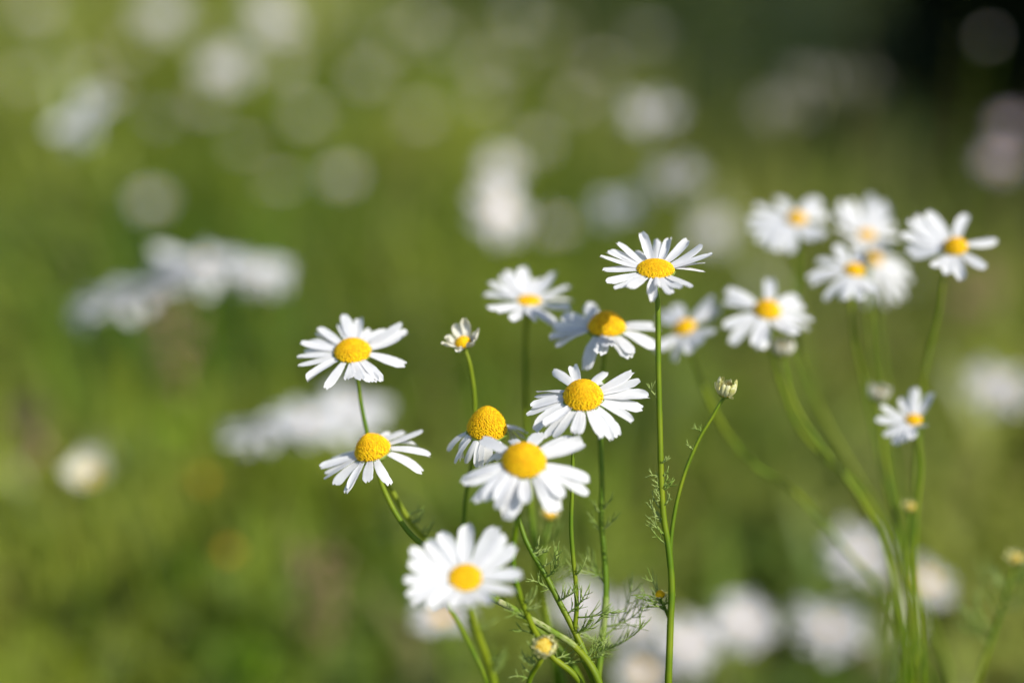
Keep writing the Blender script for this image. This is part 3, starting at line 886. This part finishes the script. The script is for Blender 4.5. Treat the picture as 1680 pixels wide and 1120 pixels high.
def leafy_plant(label, px, py, d, size, n=26):
    """a low plant of broad pointed leaves on short stalks"""
    rng = np.random.default_rng(int(px * 3 + py))
    C = P(px, py, d)
    b = np.array([C[0], C[1], 0.0])
    root = empty("leafy_plant", b)
    tag(root, label, "plant", "leafy plants at lower left")
    sm = MB()
    tube(sm, catmull([b, b + np.array([.003, .002, C[2] * .5]), C], 6), np.linspace(.003, .0015, 13), 8)
    link("stem", sm.mesh("stem", M['stem'], b), root)
    for k in range(n):
        a = k * 2.4
        h = rng.uniform(.15, 1.0)
        o = b + (C - b) * h
        dr = np.array([math.cos(a), math.sin(a), rng.uniform(.1, .7)])
        dr /= np.linalg.norm(dr)
        L = size * rng.uniform(.6, 1.1) * (1.2 - .5 * h)
        side = np.cross(dr, [0, 0, 1.0]); side /= np.linalg.norm(side)
        nr = np.cross(side, dr)
        vs, lm = [], MB()
        for i in range(8):
            t = i / 7
            w = L * .26 * math.sin(math.pi * min(1, .06 + t * .94)) ** .8
            for s in (-1, -.5, 0, .5, 1):
                vs.append(o + dr * L * (t + .12) + nr * (L * (-.45 * t * t) + abs(s) * w * .35) + side * s * w)
        lm.add(vs, [(i * 5 + j, i * 5 + j + 1, i * 5 + j + 6, i * 5 + j + 5) for i in range(7) for j in range(4)])
        tube(lm, [o, o + dr * L * .14], [.0008, .0006], 5)
        link("leaf", lm.mesh("leaf", M['bright_leaf'], b), root)


leafy_plant("bright yellow green leafy plant low at left, just above the bottom edge", 385, 1060, .92, .045)
leafy_plant("leafy plant under the two faint orange blooms", 300, 900, 1.0, .04, 18)
leafy_plant("leafy plant beside the round cream bloom, on its right", 262, 660, 1.1, .04, 16)

UM = "dull flat topped flower heads at upper right"
umbel("left one of the dull flat topped heads at upper right", 1285, 172, 1.35, .03, M['umbel'], "yarrow", "flower", UM, n=34)
umbel("middle one of the dull flat topped heads at upper right", 1335, 128, 1.4, .028, M['umbel'], "yarrow", "flower", UM, n=26)
umbel("right one of the dull flat topped heads, nearest the dark corner", 1410, 130, 1.4, .03, M['umbel'], "yarrow", "flower", UM, n=14)
SD = "brown seed heads at lower left"
umbel("reddish brown dry seed spike below the left pair of daisies", 525, 975, .92, .016, M['dry'], "seed_head", "seed head", SD, 2.2, 50)
umbel("brown dry seed spike at the left edge", 45, 700, .9, .014, M['dry'], "seed_head", "seed head", SD, 1.8, 36)
umbel("brown dry seed head under the blurred white row at left", 290, 560, .95, .016, M['dry'], "seed_head", "seed head", SD, 1.8, 30)
umbel("dull brown seed head near the right edge, level with the touching trio", 1610, 480, 1.05, .02, M['dry'], "seed_head", "seed head", SD, 1.2, 34)

# ------------------------------------------------------------------ shrub with the corner's shade in its colour; unseen crown added for shadow
def woody(name, label, base, height, centre, radii, nleaf, leaf, mat, seed, cat):
    rng = np.random.default_rng(seed)
    base = np.array(base, float); centre = np.array(centre, float); radii = np.array(radii)
    root = empty(name, base)
    tag(root, label, cat)
    tm = MB()
    tube(tm, catmull([base, base * .5 + centre * .5 + rng.normal(0, .03, 3), centre], 6), np.linspace(.06, .02, 13) * height / 2, 9)
    limbs = []
    for k in range(16):
        e = rng.normal(size=3); e[2] = abs(e[2]) * .7 - .15; e /= np.linalg.norm(e)
        s = base * .45 + centre * .55
        q = centre + e * radii * rng.uniform(.55, .85)
        pts = catmull([s, (s + q) * .5 + rng.normal(0, .05, 3), q], 5)
        tube(tm, pts, np.linspace(.018, .004, len(pts)) * height / 2, 6)
        limbs.append(q)
    link("trunk", tm.mesh("trunk", M['bark'], base), root)
    clump = [centre + rng.normal(size=3) * radii * .42 for _ in range(28)] + limbs
    ci = rng.integers(0, len(clump), nleaf)
    ctr = np.array(clump)[ci] + rng.normal(0, .2, (nleaf, 3)) * radii
    d1 = rng.normal(size=(nleaf, 3)); d1 /= np.linalg.norm(d1, axis=1)[:, None]
    d2 = np.cross(d1, rng.normal(size=(nleaf, 3))); d2 /= np.linalg.norm(d2, axis=1)[:, None]
    s = leaf * rng.uniform(.6, 1.3, nleaf)[:, None]
    V = np.stack([ctr - d1 * s, ctr + d2 * s * .45, ctr + d1 * s, ctr - d2 * s * .45], 1).reshape(-1, 3)
    V[:, 2] = np.maximum(V[:, 2], .02)
    cm = MB()
    cm.add(V, [(4 * i, 4 * i + 1, 4 * i + 2, 4 * i + 3) for i in range(nleaf)])
    link("crown", cm.mesh("crown", mat, base, smooth=False), root)


woody("bush", "dark bush filling the upper right corner", (.74, 1.75, 0), 1.0, (.76, 1.78, .36), (.25, .24, .34), 18000, .03, M['dark_leaf'], 7, "bush")  # added where the corner is only shade; its near-black leaves carry that darkness
woody("tree", "leafy tree standing beyond the right edge of the meadow", (3.05, .85, 0), 3.0, (2.9, 1.0, 2.15), (.75, .8, .75), 16000, .07, M['tree_leaf'], 9, "tree")  # out of view, added for the shadow it throws over the right side
